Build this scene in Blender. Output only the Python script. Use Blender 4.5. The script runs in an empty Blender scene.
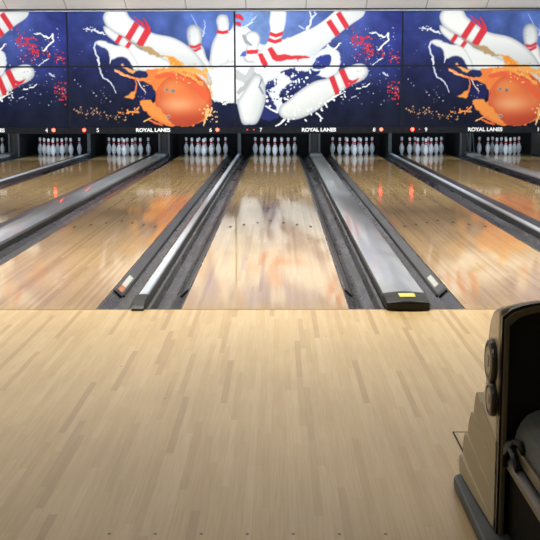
import bpy, bmesh, math, random
import numpy as np
from mathutils import Matrix, Vector
random.seed(4)
S = bpy.context.scene
COL = S.collection
PI = math.pi

# ------------------------------------------------------------------ helpers
def lin(c):
    return c / 12.92 if c <= .04045 else ((c + .055) / 1.055) ** 2.4
def rgb(r, g, b):
    return (lin(r / 255), lin(g / 255), lin(b / 255), 1.)

def link(o, parent=None):
    COL.objects.link(o)
    if parent: o.parent = parent
    return o
def empty(name, loc=(0, 0, 0)):
    o = bpy.data.objects.new(name, None)
    o.empty_display_size = .1
    o.location = loc
    return link(o)
def tag(o, label=None, cat=None, group=None, kind=None):
    if label: o['label'] = label
    if cat: o['category'] = cat
    if group: o['group'] = group
    if kind: o['kind'] = kind
    return o
def finish(bm, name, mats, parent=None, loc=(0, 0, 0), smooth=False, bevel=0, segs=2):
    bmesh.ops.remove_doubles(bm, verts=bm.verts, dist=1e-6)
    bmesh.ops.recalc_face_normals(bm, faces=bm.faces)
    me = bpy.data.meshes.new(name)
    bm.to_mesh(me); bm.free()
    for m in (mats if isinstance(mats, (list, tuple)) else [mats]): me.materials.append(m)
    if smooth:
        for p in me.polygons: p.use_smooth = True
    o = bpy.data.objects.new(name, me)
    o.location = loc
    link(o, parent)
    if bevel:
        b = o.modifiers.new('bevel', 'BEVEL'); b.width = bevel; b.segments = segs; b.limit_method = 'ANGLE'
    return o
def inst(src, name, parent=None, loc=None):
    o = src.copy(); o.name = name
    o.parent = parent
    if loc is not None: o.location = loc
    COL.objects.link(o)
    return o
def box(bm, x0, x1, y0, y1, z0, z1, mi=0):
    v = [bm.verts.new(p) for p in ((x0,y0,z0),(x1,y0,z0),(x1,y1,z0),(x0,y1,z0),(x0,y0,z1),(x1,y0,z1),(x1,y1,z1),(x0,y1,z1))]
    for f in ((0,3,2,1),(4,5,6,7),(0,1,5,4),(1,2,6,5),(2,3,7,6),(3,0,4,7)):
        bm.faces.new([v[i] for i in f]).material_index = mi
def prism_y(bm, pts, y0, y1, cap=True, closed=True, mi=0):
    """profile pts (x,z) swept along y"""
    a = [bm.verts.new((x, y0, z)) for x, z in pts]
    b = [bm.verts.new((x, y1, z)) for x, z in pts]
    n = len(pts)
    for i in range(n if closed else n - 1):
        j = (i + 1) % n
        bm.faces.new((a[i], a[j], b[j], b[i])).material_index = mi
    if cap and closed:
        bm.faces.new(a[::-1]).material_index = mi
        bm.faces.new(b).material_index = mi
def prism_x(bm, pts, x0, x1, mi=0):
    """profile pts (y,z) swept along x"""
    a = [bm.verts.new((x0, y, z)) for y, z in pts]
    b = [bm.verts.new((x1, y, z)) for y, z in pts]
    n = len(pts)
    for i in range(n):
        j = (i + 1) % n
        bm.faces.new((a[i], a[j], b[j], b[i])).material_index = mi
    bm.faces.new(a[::-1]).material_index = mi
    bm.faces.new(b).material_index = mi
def tube(bm, pts, r, n=10, mi=0):
    pts = [Vector(p) for p in pts]
    rings = []
    for i, p in enumerate(pts):
        d = (pts[min(i + 1, len(pts) - 1)] - pts[max(i - 1, 0)]).normalized()
        up = Vector((0, 0, 1)) if abs(d.z) < .9 else Vector((1, 0, 0))
        a = d.cross(up).normalized(); b = d.cross(a).normalized()
        rings.append([bm.verts.new(p + r * (a * math.cos(2*PI*k/n) + b * math.sin(2*PI*k/n))) for k in range(n)])
    for A, B in zip(rings, rings[1:]):
        for k in range(n):
            bm.faces.new((A[k], A[(k+1) % n], B[(k+1) % n], B[k])).material_index = mi
    bm.faces.new(rings[0][::-1]).material_index = mi
    bm.faces.new(rings[-1]).material_index = mi
def lathe_axis(bm, prof, org, axis, n=32, mi=0):
    """prof (r,h) turned round an axis through org"""
    axis = Vector(axis).normalized(); org = Vector(org)
    up = Vector((0, 0, 1)) if abs(axis.z) < .9 else Vector((0, 1, 0))
    a = axis.cross(up).normalized(); b = axis.cross(a).normalized()
    rings = []
    for r, h in prof:
        if r < 1e-5: rings.append([bm.verts.new(org + axis * h)])
        else: rings.append([bm.verts.new(org + axis * h + r * (a*math.cos(2*PI*k/n) + b*math.sin(2*PI*k/n))) for k in range(n)])
    for A, B in zip(rings, rings[1:]):
        for k in range(n):
            q = [A[k % len(A)], A[(k+1) % len(A)], B[(k+1) % len(B)], B[k % len(B)]]
            q = [v for i, v in enumerate(q) if v not in q[:i]]
            if len(q) > 2: bm.faces.new(q).material_index = mi

# ------------------------------------------------------------------ materials
def new_mat(name):
    m = bpy.data.materials.new(name); m.use_nodes = True
    nt = m.node_tree
    return m, nt, nt.nodes['Principled BSDF']
class N:
    def __init__(s, nt): s.nt = nt
    def __call__(s, typ, **kw):
        n = s.nt.nodes.new(typ)
        for k, v in kw.items():
            if k.startswith('i_'): n.inputs[int(k[2:]) if k[2:].isdigit() else k[2:]].default_value = v
            else: setattr(n, k, v)
        return n
    def l(s, a, b): s.nt.links.new(a, b)
    def math(s, op, a, b=None):
        n = s.nt.nodes.new('ShaderNodeMath'); n.operation = op
        for i, q in enumerate((a, b)):
            if q is None: continue
            if isinstance(q, (int, float)): n.inputs[i].default_value = q
            else: s.l(q, n.inputs[i])
        return n.outputs[0]
    def ramp(s, fac, stops):
        n = s.nt.nodes.new('ShaderNodeValToRGB')
        el = n.color_ramp.elements
        while len(el) < len(stops): el.new(.5)
        for e, (p, c) in zip(el, stops): e.position = p; e.color = c
        s.l(fac, n.inputs[0])
        return n.outputs[0]
    def mix(s, fac, a, b, bt='MIX'):
        n = s.nt.nodes.new('ShaderNodeMix'); n.data_type = 'RGBA'; n.blend_type = bt
        for i, q in ((0, fac), (6, a), (7, b)):
            if isinstance(q, (int, float, tuple)): n.inputs[i].default_value = q
            else: s.l(q, n.inputs[i])
        return n.outputs[2]
def noise_xyz(g, coord, sx, sy, sz=1, detail=3, rough=.55):
    mp = g('ShaderNodeMapping'); mp.inputs['Scale'].default_value = (sx, sy, sz)
    g.l(coord, mp.inputs[0])
    n = g('ShaderNodeTexNoise'); n.inputs['Scale'].default_value = 1; n.inputs['Detail'].default_value = detail
    n.inputs['Roughness'].default_value = rough
    g.l(mp.outputs[0], n.inputs['Vector'])
    return n.outputs['Fac']

def plain(name, c, rough=.5, metal=0, coat=0, spec=.5, var=.12, sc=(9, 9, 9), bump=0):
    """a colour with slight wear"""
    m, nt, b = new_mat(name); g = N(nt)
    tc = g('ShaderNodeTexCoord')
    f = noise_xyz(g, tc.outputs['Object'], *sc)
    c = rgb(*c)
    lo = tuple(q * (1 - var) for q in c[:3]) + (1,); hi = tuple(min(1, q * (1 + var)) for q in c[:3]) + (1,)
    g.l(g.ramp(f, [(.3, lo), (.7, hi)]), b.inputs['Base Color'])
    b.inputs['Roughness'].default_value = rough; b.inputs['Metallic'].default_value = metal
    b.inputs['Coat Weight'].default_value = coat; b.inputs['Specular IOR Level'].default_value = spec
    if bump:
        bp = g('ShaderNodeBump'); bp.inputs['Strength'].default_value = bump; bp.inputs['Distance'].default_value = .01
        g.l(f, bp.inputs['Height']); g.l(bp.outputs[0], b.inputs['Normal'])
    return m

def wood(name, w, L, tones, rough, coat, coat_rough, bump, seam=.75, patch=0):
    m, nt, b = new_mat(name); g = N(nt)
    tc = g('ShaderNodeTexCoord'); sp = g('ShaderNodeSeparateXYZ'); g.l(tc.outputs['Object'], sp.inputs[0])
    oi = g('ShaderNodeObjectInfo')
    x, y = sp.outputs[0], sp.outputs[1]
    xi = g.math('DIVIDE', x, w); col = g.math('FLOOR', xi)
    wn = g('ShaderNodeTexWhiteNoise', noise_dimensions='2D')
    cv = g('ShaderNodeCombineXYZ'); g.l(col, cv.inputs[0]); g.l(g.math('MULTIPLY', oi.outputs['Random'], 91.7), cv.inputs[1]); g.l(cv.outputs[0], wn.inputs['Vector'])
    yo = g.math('ADD', g.math('DIVIDE', y, L), g.math('MULTIPLY', wn.outputs['Value'], 7.3))
    row = g.math('FLOOR', yo)
    cv2 = g('ShaderNodeCombineXYZ'); g.l(col, cv2.inputs[0]); g.l(row, cv2.inputs[1]); g.l(g.math('MULTIPLY', oi.outputs['Random'], 57.), cv2.inputs[2])
    wn2 = g('ShaderNodeTexWhiteNoise', noise_dimensions='3D'); g.l(cv2.outputs[0], wn2.inputs['Vector'])
    base = g.ramp(wn2.outputs['Value'], [(i / (len(tones) - 1), rgb(*t)) for i, t in enumerate(tones)])
    gr = noise_xyz(g, tc.outputs['Object'], 160, 3.2, 1, 5, .6)
    base = g.mix(.45, base, g.ramp(gr, [(.3, rgb(206, 200, 192)), (.65, (1, 1, 1, 1))]), 'MULTIPLY')
    cl = noise_xyz(g, tc.outputs['Object'], 1.1, .7, 1, 3, .6)
    base = g.mix(.6, base, g.ramp(cl, [(.32, rgb(226, 221, 216)), (.6, (1, 1, 1, 1))]), 'MULTIPLY')
    # fine dark joints between the boards and at their ends
    fx = g.math('FRACT', xi); fy = g.math('FRACT', yo)
    jx = g.math('LESS_THAN', fx, .045); jy = g.math('LESS_THAN', fy, .004 / L)
    j = g.math('MAXIMUM', jx, jy)
    base = g.mix(g.math('MULTIPLY', j, 1 - seam), base, rgb(120, 92, 60))
    g.l(base, b.inputs['Base Color'])
    b.inputs['Roughness'].default_value = rough
    b.inputs['Specular IOR Level'].default_value = .25
    b.inputs['Coat Weight'].default_value = coat
    pn = noise_xyz(g, tc.outputs['Object'], 5, .9, 1, 4, .6)
    cr = g('ShaderNodeMapRange'); cr.inputs[1].default_value = .35; cr.inputs[2].default_value = .68
    cr.inputs[3].default_value = coat_rough; cr.inputs[4].default_value = coat_rough * (1 + patch)
    g.l(pn, cr.inputs[0]); g.l(cr.outputs[0], b.inputs['Coat Roughness'])
    wv = noise_xyz(g, tc.outputs['Object'], 7, 1.3, 1, 2, .5)
    hb = g.math('ADD', wv, g.math('MULTIPLY', wn2.outputs['Value'], .0))
    bp = g('ShaderNodeBump'); bp.inputs['Strength'].default_value = bump; bp.inputs['Distance'].default_value = .01
    g.l(hb, bp.inputs['Height']); g.l(bp.outputs[0], b.inputs['Coat Normal'])
    return m

def streaky(name, c0, c1, rough0, rough1, coat=0, metal=0, sx=60, sy=1.2, bump=.1):
    """worn plastic or metal scuffed along the lane"""
    m, nt, b = new_mat(name); g = N(nt)
    tc = g('ShaderNodeTexCoord')
    f = noise_xyz(g, tc.outputs['Object'], sx, sy, sx, 5, .62)
    f2 = noise_xyz(g, tc.outputs['Object'], sx * .25, sy * 1.7, sx * .25, 4, .6)
    mx = g.math('MULTIPLY', f, g.math('MULTIPLY', f2, 2.))
    g.l(g.ramp(mx, [(.36, rgb(*c0)), (.72, rgb(*c1))]), b.inputs['Base Color'])
    mr = g('ShaderNodeMapRange'); mr.inputs[1].default_value = .3; mr.inputs[2].default_value = .7
    mr.inputs[3].default_value = rough0; mr.inputs[4].default_value = rough1
    g.l(f2, mr.inputs[0]); g.l(mr.outputs[0], b.inputs['Roughness'])
    b.inputs['Metallic'].default_value = metal; b.inputs['Coat Weight'].default_value = coat
    b.inputs['Coat Roughness'].default_value = .08
    bp = g('ShaderNodeBump'); bp.inputs['Strength'].default_value = bump; bp.inputs['Distance'].default_value = .01
    g.l(f2, bp.inputs['Height']); g.l(bp.outputs[0], b.inputs['Normal'])
    return m
def glow(name, c, s):
    m, nt, b = new_mat(name)
    b.inputs['Base Color'].default_value = rgb(120, 10, 8)
    b.inputs['Emission Color'].default_value = c; b.inputs['Emission Strength'].default_value = s
    return m

M_app = wood('approach maple', .0285, .8, [(188,156,102), (205,174,118), (213,184,128), (206,176,120), (215,187,133), (209,179,124), (219,192,140), (211,182,128), (214,186,132)], .5, .7, .2, .012, .88)
M_lane = wood('lane maple', .0272, 2.6, [(164,133,82), (176,145,92), (187,157,107), (179,149,97), (191,162,112)], .5, .85, .045, .005, .86, 1.0)
M_deck = wood('pin deck maple', .0272, 2.6, [(140,112,76), (150,120,84), (160,130,92)], .5, 1., .06, .012, .9)
M_gut = streaky('gutter plastic', (17,18,19), (60,61,63), .18, .4, .0, 0, 24, .7, .06)
M_rail = plain('bumper rail plastic', (58,59,60), .35, 0, .1, .5, .1, (30, 3, 30))
M_base = plain('divider base', (52,54,57), .4, var=.15)
M_white = plain('white divider cap', (168,178,188), .35, var=.05)
M_cap = streaky('grey return cap', (142,147,150), (164,169,171), .3, .45, .75, 0, 9, .6, .015)
M_capside = plain('cap side', (48,50,53), .4)
M_black = plain('black plastic', (30,31,32), .42, var=.2, spec=.3)
M_dark = plain('pit black', (16,17,20), .7)
M_sticker = plain('white sticker', (186,186,178), .4, var=.08)
M_orange = plain('brown sticker', (172,112,72), .5)
M_yellow = plain('yellow sticker', (206,196,92), .5, var=.1)
M_arrow = plain('dark inlaid wood', (52,36,26), .6, spec=.1)
M_joint = plain('joint', (118,92,64), .6)
M_pin = plain('white pin', (236,238,240), .18, 0, .4, var=.02)
M_red = plain('pin red stripe', (196,24,40), .25, 0, .3)
M_kick = plain('grey kickback edge', (74,77,79), .5, spec=.2)
M_kickdark = plain('dark kickback', (40,41,44), .5)
M_brown = plain('brown board', (46,40,34), .7)
M_frame = plain('dark metal frame', (92,96,100), .3, .5)
M_strip = plain('sign strip', (32,34,40), .6, spec=.05)
M_seam = plain('panel backing', (30,34,42), .6, spec=.1)
M_letter = plain('white lettering', (244,246,246), .4, var=.02)
M_lamp = glow('red lamp lens', (1, .035, .02, 1), 18)
M_lampdim = glow('dim red lamp lens', (1, .035, .02, 1), 1.6)
M_halo = plain('dark red glow halo', (110,16,14), .5)
M_ceil = plain('ceiling tile', (150,148,142), .8, var=.04)
M_wall = plain('painted wall', (168,164,156), .8, var=.04)
M_soffit = None

# ------------------------------------------------------------------ layout (metres; foul line y = 0, lane surface z = 0)
PITCH = 3.39
LW = 1.054; HW = LW / 2; GW = .235
LANES = {3: -6.78, 4: -4.99, 5: -3.39, 6: -1.6, 7: 0., 8: 1.79, 9: 3.39, 10: 5.18}
NARROW = {(4, 5): -4.19, (6, 7): -.8, (8, 9): 2.59}
WIDE = {(3, 4): -5.885, (5, 6): -2.495, (7, 8): .895, (9, 10): 4.285}
LEND = 19.2
MY = 16.1                                   # front face of the masking units

# ------------------------------------------------------------------ the room
XL, XR = -7.9, 6.28
YB = -10.5
CZ = 4.75
SOFY0 = 16.0; SOFZ0 = 3.06; SOFY1 = 12.2; SOFZ1 = CZ

bm = bmesh.new()
box(bm, XL, XR, YB, 0, -.25, 0)
def disc(bm, x, y, z, r, mi, n=10, sy=1.):
    bm.faces.new([bm.verts.new((x + r*math.cos(2*PI*k/n), y + sy*r*math.sin(2*PI*k/n), z)) for k in range(n)]).material_index = mi
for c in LANES.values():                    # inlaid approach dots, twelve feet from the foul line
    for k in range(-3, 4):
        disc(bm, c + k*.1415 - .012, -3.65, .0006, .0058, 1)
for x, y in ((.695, -3.2), (-.42, -2.1), (.35, -.8), (-.7, -1.5)):
    disc(bm, x, y, .0006, .005, 1)
floor = finish(bm, 'floor', [M_app, M_arrow]); tag(floor, kind='structure')

bm = bmesh.new(); box(bm, XL, XR, 0, 21, -.4, -.2)
tag(finish(bm, 'floor_under_lanes', M_dark), kind='structure')
bm = bmesh.new(); box(bm, XL, XR, -.012, .0, .0, .0012)
tag(finish(bm, 'trim_1', M_joint), kind='structure')
bm = bmesh.new(); box(bm, XL, XR, YB, SOFY1, CZ, CZ + .1)
tag(finish(bm, 'ceiling', M_ceil), kind='structure')

# sloping white soffit above the masking units, jointed every 1.2 m
def soffit_mat():
    m, nt, b = new_mat('soffit panels'); g = N(nt)
    tc = g('ShaderNodeTexCoord'); sp = g('ShaderNodeSeparateXYZ'); g.l(tc.outputs['Object'], sp.inputs[0])
    u = g.math('FRACT', g.math('DIVIDE', g.math('ADD', sp.outputs[0], .576 + 12.0), 1.2))
    j = g.math('LESS_THAN', u, .02)
    g.l(g.mix(j, rgb(240, 241, 238), rgb(190, 188, 182)), b.inputs['Base Color'])
    b.inputs['Roughness'].default_value = .6
    return m
bm = bmesh.new()
prism_x(bm, [(SOFY0, SOFZ0), (SOFY1, SOFZ1), (SOFY1, SOFZ1 + .1), (SOFY0 + .6, SOFZ1 + .1), (SOFY0 + .6, SOFZ0)], XL, XR)
tag(finish(bm, 'ceiling_soffit', soffit_mat()), kind='structure')
for nm, x0, x1 in (('wall_left', XL - .15, XL), ('wall_right', XR, XR + .15)):
    bm = bmesh.new(); box(bm, x0, x1, YB, 21, -.4, CZ + .1)
    tag(finish(bm, nm, M_wall), kind='structure')
bm = bmesh.new(); box(bm, XL, XR, YB - .15, YB, -.25, CZ + .1)
tag(finish(bm, 'wall_front', M_wall), kind='structure')
bm = bmesh.new(); box(bm, XL, XR, 20.7, 20.85, -.2, 3.2)
tag(finish(bm, 'wall_back', M_dark), kind='structure')

# ------------------------------------------------------------------ lanes
bm = bmesh.new(); box(bm, -HW, HW, 0, 17.95, -.12, 0)
lane0 = None; lane_me = None
ar = bmesh.new()
a_pts = [(-.011, 0), (.011, 0), (.014, .09), (0, .15), (-.014, .09)]
ORD = {3: 'polished maple lane at the left edge, beside lane 4', 4: 'polished maple lane under the number 4', 5: 'polished maple lane under the number 5',
       6: 'polished maple lane under the number 6, orange ball art reflected on it', 7: 'polished maple lane under the number 7, running straight away at the centre',
       8: 'polished maple lane under the number 8, right of the wide grey cap', 9: 'polished maple lane under the number 9', 10: 'polished maple lane under the number 10, at the right edge'}
def arrow_bm(x):
    b2 = bmesh.new()
    v = [b2.verts.new((x + px, 4.95 - 1.3 * abs(x) + py, .0008)) for px, py in a_pts]
    b2.faces.new(v)
    return b2
def deck_bm():
    b2 = bmesh.new(); box(b2, -HW, HW, 17.952, LEND, -.12, 0); return b2
proto = None
for n, c in LANES.items():
    if proto is None:
        L = finish(bm, 'bowling_lane', M_lane, None, (c, 0, 0))
        kids = [finish(deck_bm(), 'pin_deck', M_deck, L)]
        for k in range(-3, 4): kids.append(finish(arrow_bm(k * .1377), 'lane_arrow', M_arrow, L))
        proto = (L, kids)
    else:
        L = inst(proto[0], 'bowling_lane', None, (c, 0, 0))
        for kd in proto[1]: inst(kd, kd.name.split('.')[0], L)
    tag(L, ORD[n], 'bowling lane', 'bowling lanes')

# ------------------------------------------------------------------ gutters with their bumper rails
def gutter_profile():
    p = [(0.0015, -.004), (.014, -.006), (.075, -.062)]
    for k in range(1, 7):
        a = k / 7
        p.append((.075 + .115 * a, -.062 - .028 * math.sin(PI * a) + .0 * a))
    p += [(.192, -.062), (.215, -.02), (.234, -.016)]
    return p
def gutter_bm(s):
    b2 = bmesh.new()
    p = gutter_profile(); q = [(x, z - .012) for x, z in p[::-1]]
    pts = [(s * x, z) for x, z in p + q]
    prism_y(b2, pts, .004, 18.9)
    return b2
def gutter_floor_bm(s):
    b2 = bmesh.new()
    pts = [(.0015, -.11), (.234, -.11), (.234, -.04), (.0015, -.016)]
    prism_y(b2, [(s * x, z) for x, z in pts], .0, .004)
    return b2
def rail_bm(s):
    # slim retracted rail lying on the lane-side slope
    b2 = bmesh.new()
    def P(t, h): return (s * (.014 + .061 * t - .056 * h * 9), -.006 - .056 * t + .061 * h * 9)
    pts = [(.012, -.003), (.020, .0), (.0665, -.043), (.068, -.050), (.058, -.0475), (.016, -.0085)]
    prism_y(b2, [(s * x, z) for x, z in pts], .78, 17.6)
    return b2
def rail_end_bm(s):
    b2 = bmesh.new()
    pts = [(.011, -.0015), (.021, .0025), (.069, -.042), (.070, -.051), (.058, -.0480), (.016, -.0090)]
    prism_y(b2, [(s * x, z) for x, z in pts], .70, .778)
    return b2
def gap_shade_bm(s):  # black strip standing in for the shaded gap along the rail's lower edge
    b2 = bmesh.new()
    pts = [(.0672, -.0432), (.079, -.0545), (.080, -.0605), (.0685, -.0515)]
    prism_y(b2, [(s * x, z) for x, z in pts], .78, 17.6)
    return b2
def sticker_bm(s, y0, y1):
    b2 = bmesh.new()
    pts = [(.031, -.0080), (.058, -.0333), (.0577, -.0343), (.0307, -.0090)]
    prism_y(b2, [(s * x, z) for x, z in pts], y0, y1)
    return b2
P = {}
for s, sd in ((1, 'right'), (-1, 'left')):
    for n, c in LANES.items():
        loc = (c + s * HW, 0, 0)
        nm = ('the lane left of lane 4' if n == 3 else 'lane %d' % n)
        if (s, 'g') not in P:
            g_ = finish(gutter_bm(s), 'gutter', M_gut, None, loc, smooth=False)
            e_ = finish(gutter_floor_bm(s), 'end_plate', M_base, g_)
            r_ = finish(rail_bm(s), 'bumper_rail', M_rail, g_)
            k_ = finish(rail_end_bm(s), 'end_cap', M_black, r_)
            q_ = finish(gap_shade_bm(s), 'gap_shade', M_dark, r_)
            P[(s, 'g')] = (g_, e_, r_, k_, q_)
        else:
            a = P[(s, 'g')]
            g_ = inst(a[0], 'gutter', None, loc); inst(a[1], 'end_plate', g_)
            r_ = inst(a[2], 'bumper_rail', g_); k_ = inst(a[3], 'end_cap', r_); inst(a[4], 'gap_shade', r_)
        if n in (6, 8):
            if s == (1 if n == 6 else -1):
                finish(sticker_bm(s, 1.0, 1.42), 'sticker', M_sticker, r_)
                if n == 6: finish(sticker_bm(s, .80, .995), 'sticker', M_orange, r_)
        st = ''
        if (n, s) == (6, 1): st = ', brown and white sticker'
        if (n, s) == (8, -1): st = ', white sticker'
        tag(g_, 'dark grey gutter on the %s side of %s%s' % (sd, nm, st), 'gutter', 'bowling gutters')

# ------------------------------------------------------------------ narrow white-capped dividers
def divider(nl, x, first=[]):
    if not first:
        r = empty('lane_divider', (x, 0, -.1))
        b = bmesh.new(); prism_y(b, [(-.0365, 0), (.0365, 0), (.0365, .10), (.030, .135), (-.030, .135), (-.0365, .10)], .02, 18.12)
        base = finish(b, 'base', M_base, r)
        b = bmesh.new(); prism_y(b, [(-.030, .136), (.030, .136), (.030, .148), (.024, .156), (-.024, .156), (-.030, .148)], .24, 18.12)
        top = finish(b, 'top_plate', M_white, r)
        b = bmesh.new(); prism_x(b, [(-.055, .101), (-.055, .112), (-.02, .126), (.06, .150), (.22, .158), (.22, .1365), (.021, .1365), (.018, .101)], -.040, .040)
        brk = finish(b, 'end_bracket', M_black, r, bevel=.004)
        b = bmesh.new()
        for sx in (-.018, .018): lathe_axis(b, [(0, 0), (.006, 0), (.006, .006), (0, .006)], (sx, .235, .148), (0, -1, .2), 10)
        scr = finish(b, 'screw', M_frame, r)
        first.append((r, [base, top, brk, scr]))
    else:
        r0, ks = first[0]
        r = inst(r0, 'lane_divider', None, (x, 0, -.1))
        for k in ks: inst(k, k.name.split('.')[0], r)
    tag(r, 'narrow white topped divider between lanes %d and %d' % nl, 'lane divider', 'narrow lane dividers')
for nl, x in NARROW.items(): divider(nl, x)

# ------------------------------------------------------------------ wide grey ball return caps
def cap(nl, x, first=[]):
    if not first:
        r = empty('ball_return_track', (x, 0, -.1))
        b = bmesh.new()
        prism_y(b, [(-.129, 0), (.129, 0), (.129, .155), (-.129, .155)], .30, 18.1)
        base = finish(b, 'side_housing', M_capside, r)
        b = bmesh.new()
        pr = [(-.132, .135), (-.1295, .135), (-.1295, .156), (.1295, .156), (.1295, .135), (.132, .135), (.132, .160)]
        pr += [(.132 - .264 * k / 10, .163 + .010 * math.sin(PI * k / 10)) for k in range(11)] + [(-.132, .160)]
        prism_y(b, pr, .225, 17.4)
        top = finish(b, 'top_plate', M_cap, r)
        b = bmesh.new()
        n = 10
        prof = [(-.062, .101), (-.066, .150), (-.058, .163), (-.03, .168), (.10, .176), (.224, .176), (.224, .10), (.02, .10)]
        prism_x(b, prof, -.136, .136)
        # round the cap across its width
        bmesh.ops.subdivide_edges(b, edges=[e for e in b.edges if abs(e.verts[0].co.x - e.verts[1].co.x) > .2], cuts=8, use_grid_fill=False)
        for v in b.verts:
            if v.co.z > .155: v.co.z -= .012 * (v.co.x / .136) ** 2
            if v.co.y < 0: v.co.y += .022 * (v.co.x / .136) ** 4
        ec = finish(b, 'end_cap', M_black, r, bevel=.005)
        b = bmesh.new(); prism_x(b, [(.03, .1722), (.03, .1745), (.135, .1785), (.135, .1762)], -.045, .055)
        stc = finish(b, 'sticker', M_yellow, ec)
        b = bmesh.new(); box(b, -.125, .125, 17.42, 18.0, .14, .19)
        rb = finish(b, 'rear_block', M_kick, r, bevel=.012)
        first.append((r, [base, top, ec, rb], stc))
    else:
        r0, ks, stc = first[0]
        r = inst(r0, 'ball_return_track', None, (x, 0, -.1))
        for k in ks:
            q = inst(k, k.name.split('.')[0], r)
    tag(r, {(3, 4): 'wide grey ball return track between lane 4 and the lane left of it',
            (5, 6): 'wide grey ball return track between lanes 5 and 6',
            (7, 8): 'wide grey ball return track with yellow end sticker, between lanes 7 and 8',
            (9, 10): 'wide grey ball return track between lanes 9 and 10'}[nl], 'ball return track', 'wide ball return tracks')
for nl in ((7, 8), (5, 6), (3, 4), (9, 10)): cap(nl, WIDE[nl])

# ------------------------------------------------------------------ pins
IN = .0254
PROF = [(0,0),(.95,0),(1.02,.08),(1.41,.75),(1.75,1.5),(1.97,2.25),(2.25,3.375),(2.383,4.5),(2.29,5.875),(2.05,6.6),(1.78,7.25),(1.5,7.95),(1.24,8.625),(1.08,9.1),(1.0,9.4),(.92,9.85),
        (.9,10.2),(.91,10.6),(.95,11.1),(1.04,11.75),(1.16,12.625),(1.27,13.4),(1.2,14.1),(.98,14.6),(.6,14.9),(0,15)]
bm = bmesh.new()
lathe_axis(bm, [(r * IN, h * IN) for r, h in PROF], (0, 0, 0), (0, 0, 1), 20)
for f in bm.faces:
    z = f.calc_center_median().z / IN
    f.material_index = 1 if (8.9 < z < 9.95 or 10.4 < z < 11.6) else 0
pin0 = None
ROWS = [[('front pin', 0)], [('second row left pin', -.5), ('second row right pin', .5)],
        [('third row left pin', -1), ('third row middle pin', 0), ('third row right pin', 1)],
        [('back row far left pin', -1.5), ('back row inner left pin', -.5), ('back row inner right pin', .5), ('back row far right pin', 1.5)]]
for n, c in LANES.items():
    for r, row in enumerate(ROWS):
        for nm, k in row:
            loc = (c + k * .3048, 18.29 + r * .264, .0005)
            if pin0 is None: o = pin0 = finish(bm, 'bowling_pin', [M_pin, M_red], None, loc, smooth=True)
            else: o = inst(pin0, 'bowling_pin', None, loc)
            tag(o, 'white red-striped bowling pin, %s on %s' % (nm, 'the lane left of lane 4' if n == 3 else 'lane %d' % n), 'bowling pin', 'bowling pins')

# ------------------------------------------------------------------ kickbacks in the pits
def kick_narrow(x, nl, first=[]):
    if not first:
        r = empty('kickback', (x, 18.35, -.18))
        b = bmesh.new(); box(b, -.035, .035, .012, 2.2, 0, 1.1); p = finish(b, 'side_board', M_kickdark, r)
        b = bmesh.new(); prism_x(b, [(-.20, .08), (-.20, .20), (-.10, .215), (-.03, .27), (0, .36), (0, 1.1), (.011, 1.1), (.011, .08)], -.036, .036)
        e = finish(b, 'front_edge', M_kick, r)
        first.append((r, [p, e]))
    else:
        r = inst(first[0][0], 'kickback', None, (x, 18.35, -.18))
        for k in first[0][1]: inst(k, k.name.split('.')[0], r)
    tag(r, 'dark pit kickback with grey front edge between lanes %d and %d' % nl, 'kickback', 'pit kickbacks')
def kick_wide(x, nl, first=[]):
    if not first:
        r = empty('kickback', (x, 18.35, -.18)); ks = []
        for s in (-1, 1):
            b = bmesh.new(); box(b, s*.105 - .02, s*.105 + .02, .012, 2.2, 0, 1.1); ks.append(finish(b, 'side_board', M_kickdark, r))
            b = bmesh.new(); box(b, s*.105 - .022, s*.105 + .022, 0, .011, .09, 1.1); ks.append(finish(b, 'front_edge', M_kick, r))
        b = bmesh.new(); box(b, -.084, .084, .06, .085, 0, 1.1); ks.append(finish(b, 'filler_board', M_brown, r))
        first.append((r, ks))
    else:
        r = inst(first[0][0], 'kickback', None, (x, 18.35, -.18))
        for k in first[0][1]: inst(k, k.name.split('.')[0], r)
    tag(r, ('dark pit kickback with brown filler board between lanes %d and %d' % nl) if nl != (3, 4) else 'dark pit kickback with brown filler board left of lane 4', 'kickback', 'pit kickbacks')
for nl, x in NARROW.items(): kick_narrow(x, nl)
for nl, x in WIDE.items(): kick_wide(x, nl)
kb = [o for o in COL.objects if o.get('category') == 'kickback' and abs(o.location.x - WIDE[(9, 10)]) < .01][0]
for xa, xb in ((.02, .10), (.14, .20)):
    b = bmesh.new(); tube(b, [(xa, -.03, .74), (xb, -.03, .20)], .012, 8)
    finish(b, 'strut', M_kick, kb)

# ------------------------------------------------------------------ printed artwork (painted into vertex colours of the panels)
RES = 3
Y0A, Y1A = 11.5, 127.
W_ = 165 * RES + 1; H_ = int((Y1A - Y0A) * RES) + 1
rng = np.random.default_rng(11)
def vnoise(px, py, s, seed):
    r = np.random.default_rng(seed).random((64, 64))
    a, b = px / s + 100.3, py / s + 100.7
    i, j = np.floor(a).astype(int), np.floor(b).astype(int)
    u, v = a - i, b - j
    u = u*u*(3-2*u); v = v*v*(3-2*v)
    q = lambda p, o: r[p % 64, o % 64]
    return (q(i, j)*(1-u) + q(i+1, j)*u)*(1-v) + (q(i, j+1)*(1-u) + q(i+1, j+1)*u)*v
def fbm(px, py, s, seed, o=4):
    t = 0; a = .5; n = 0
    for k in range(o):
        t = t + a * vnoise(px, py, s / 2**k, seed + k); n += a; a *= .55
    return t / n
def blur(m, r):
    for ax in (0, 1):
        for _ in range(2):
            p = np.pad(m, [(r + 1, r) if a == ax else (0, 0) for a in (0, 1)], mode='edge')
            c = np.cumsum(p, axis=ax)
            n = m.shape[ax]; w = 2 * r + 1
            m = (np.take(c, range(w, w + n), ax) - np.take(c, range(0, n), ax)) / w
    return m
RED_ = (216, 40, 58)
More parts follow.
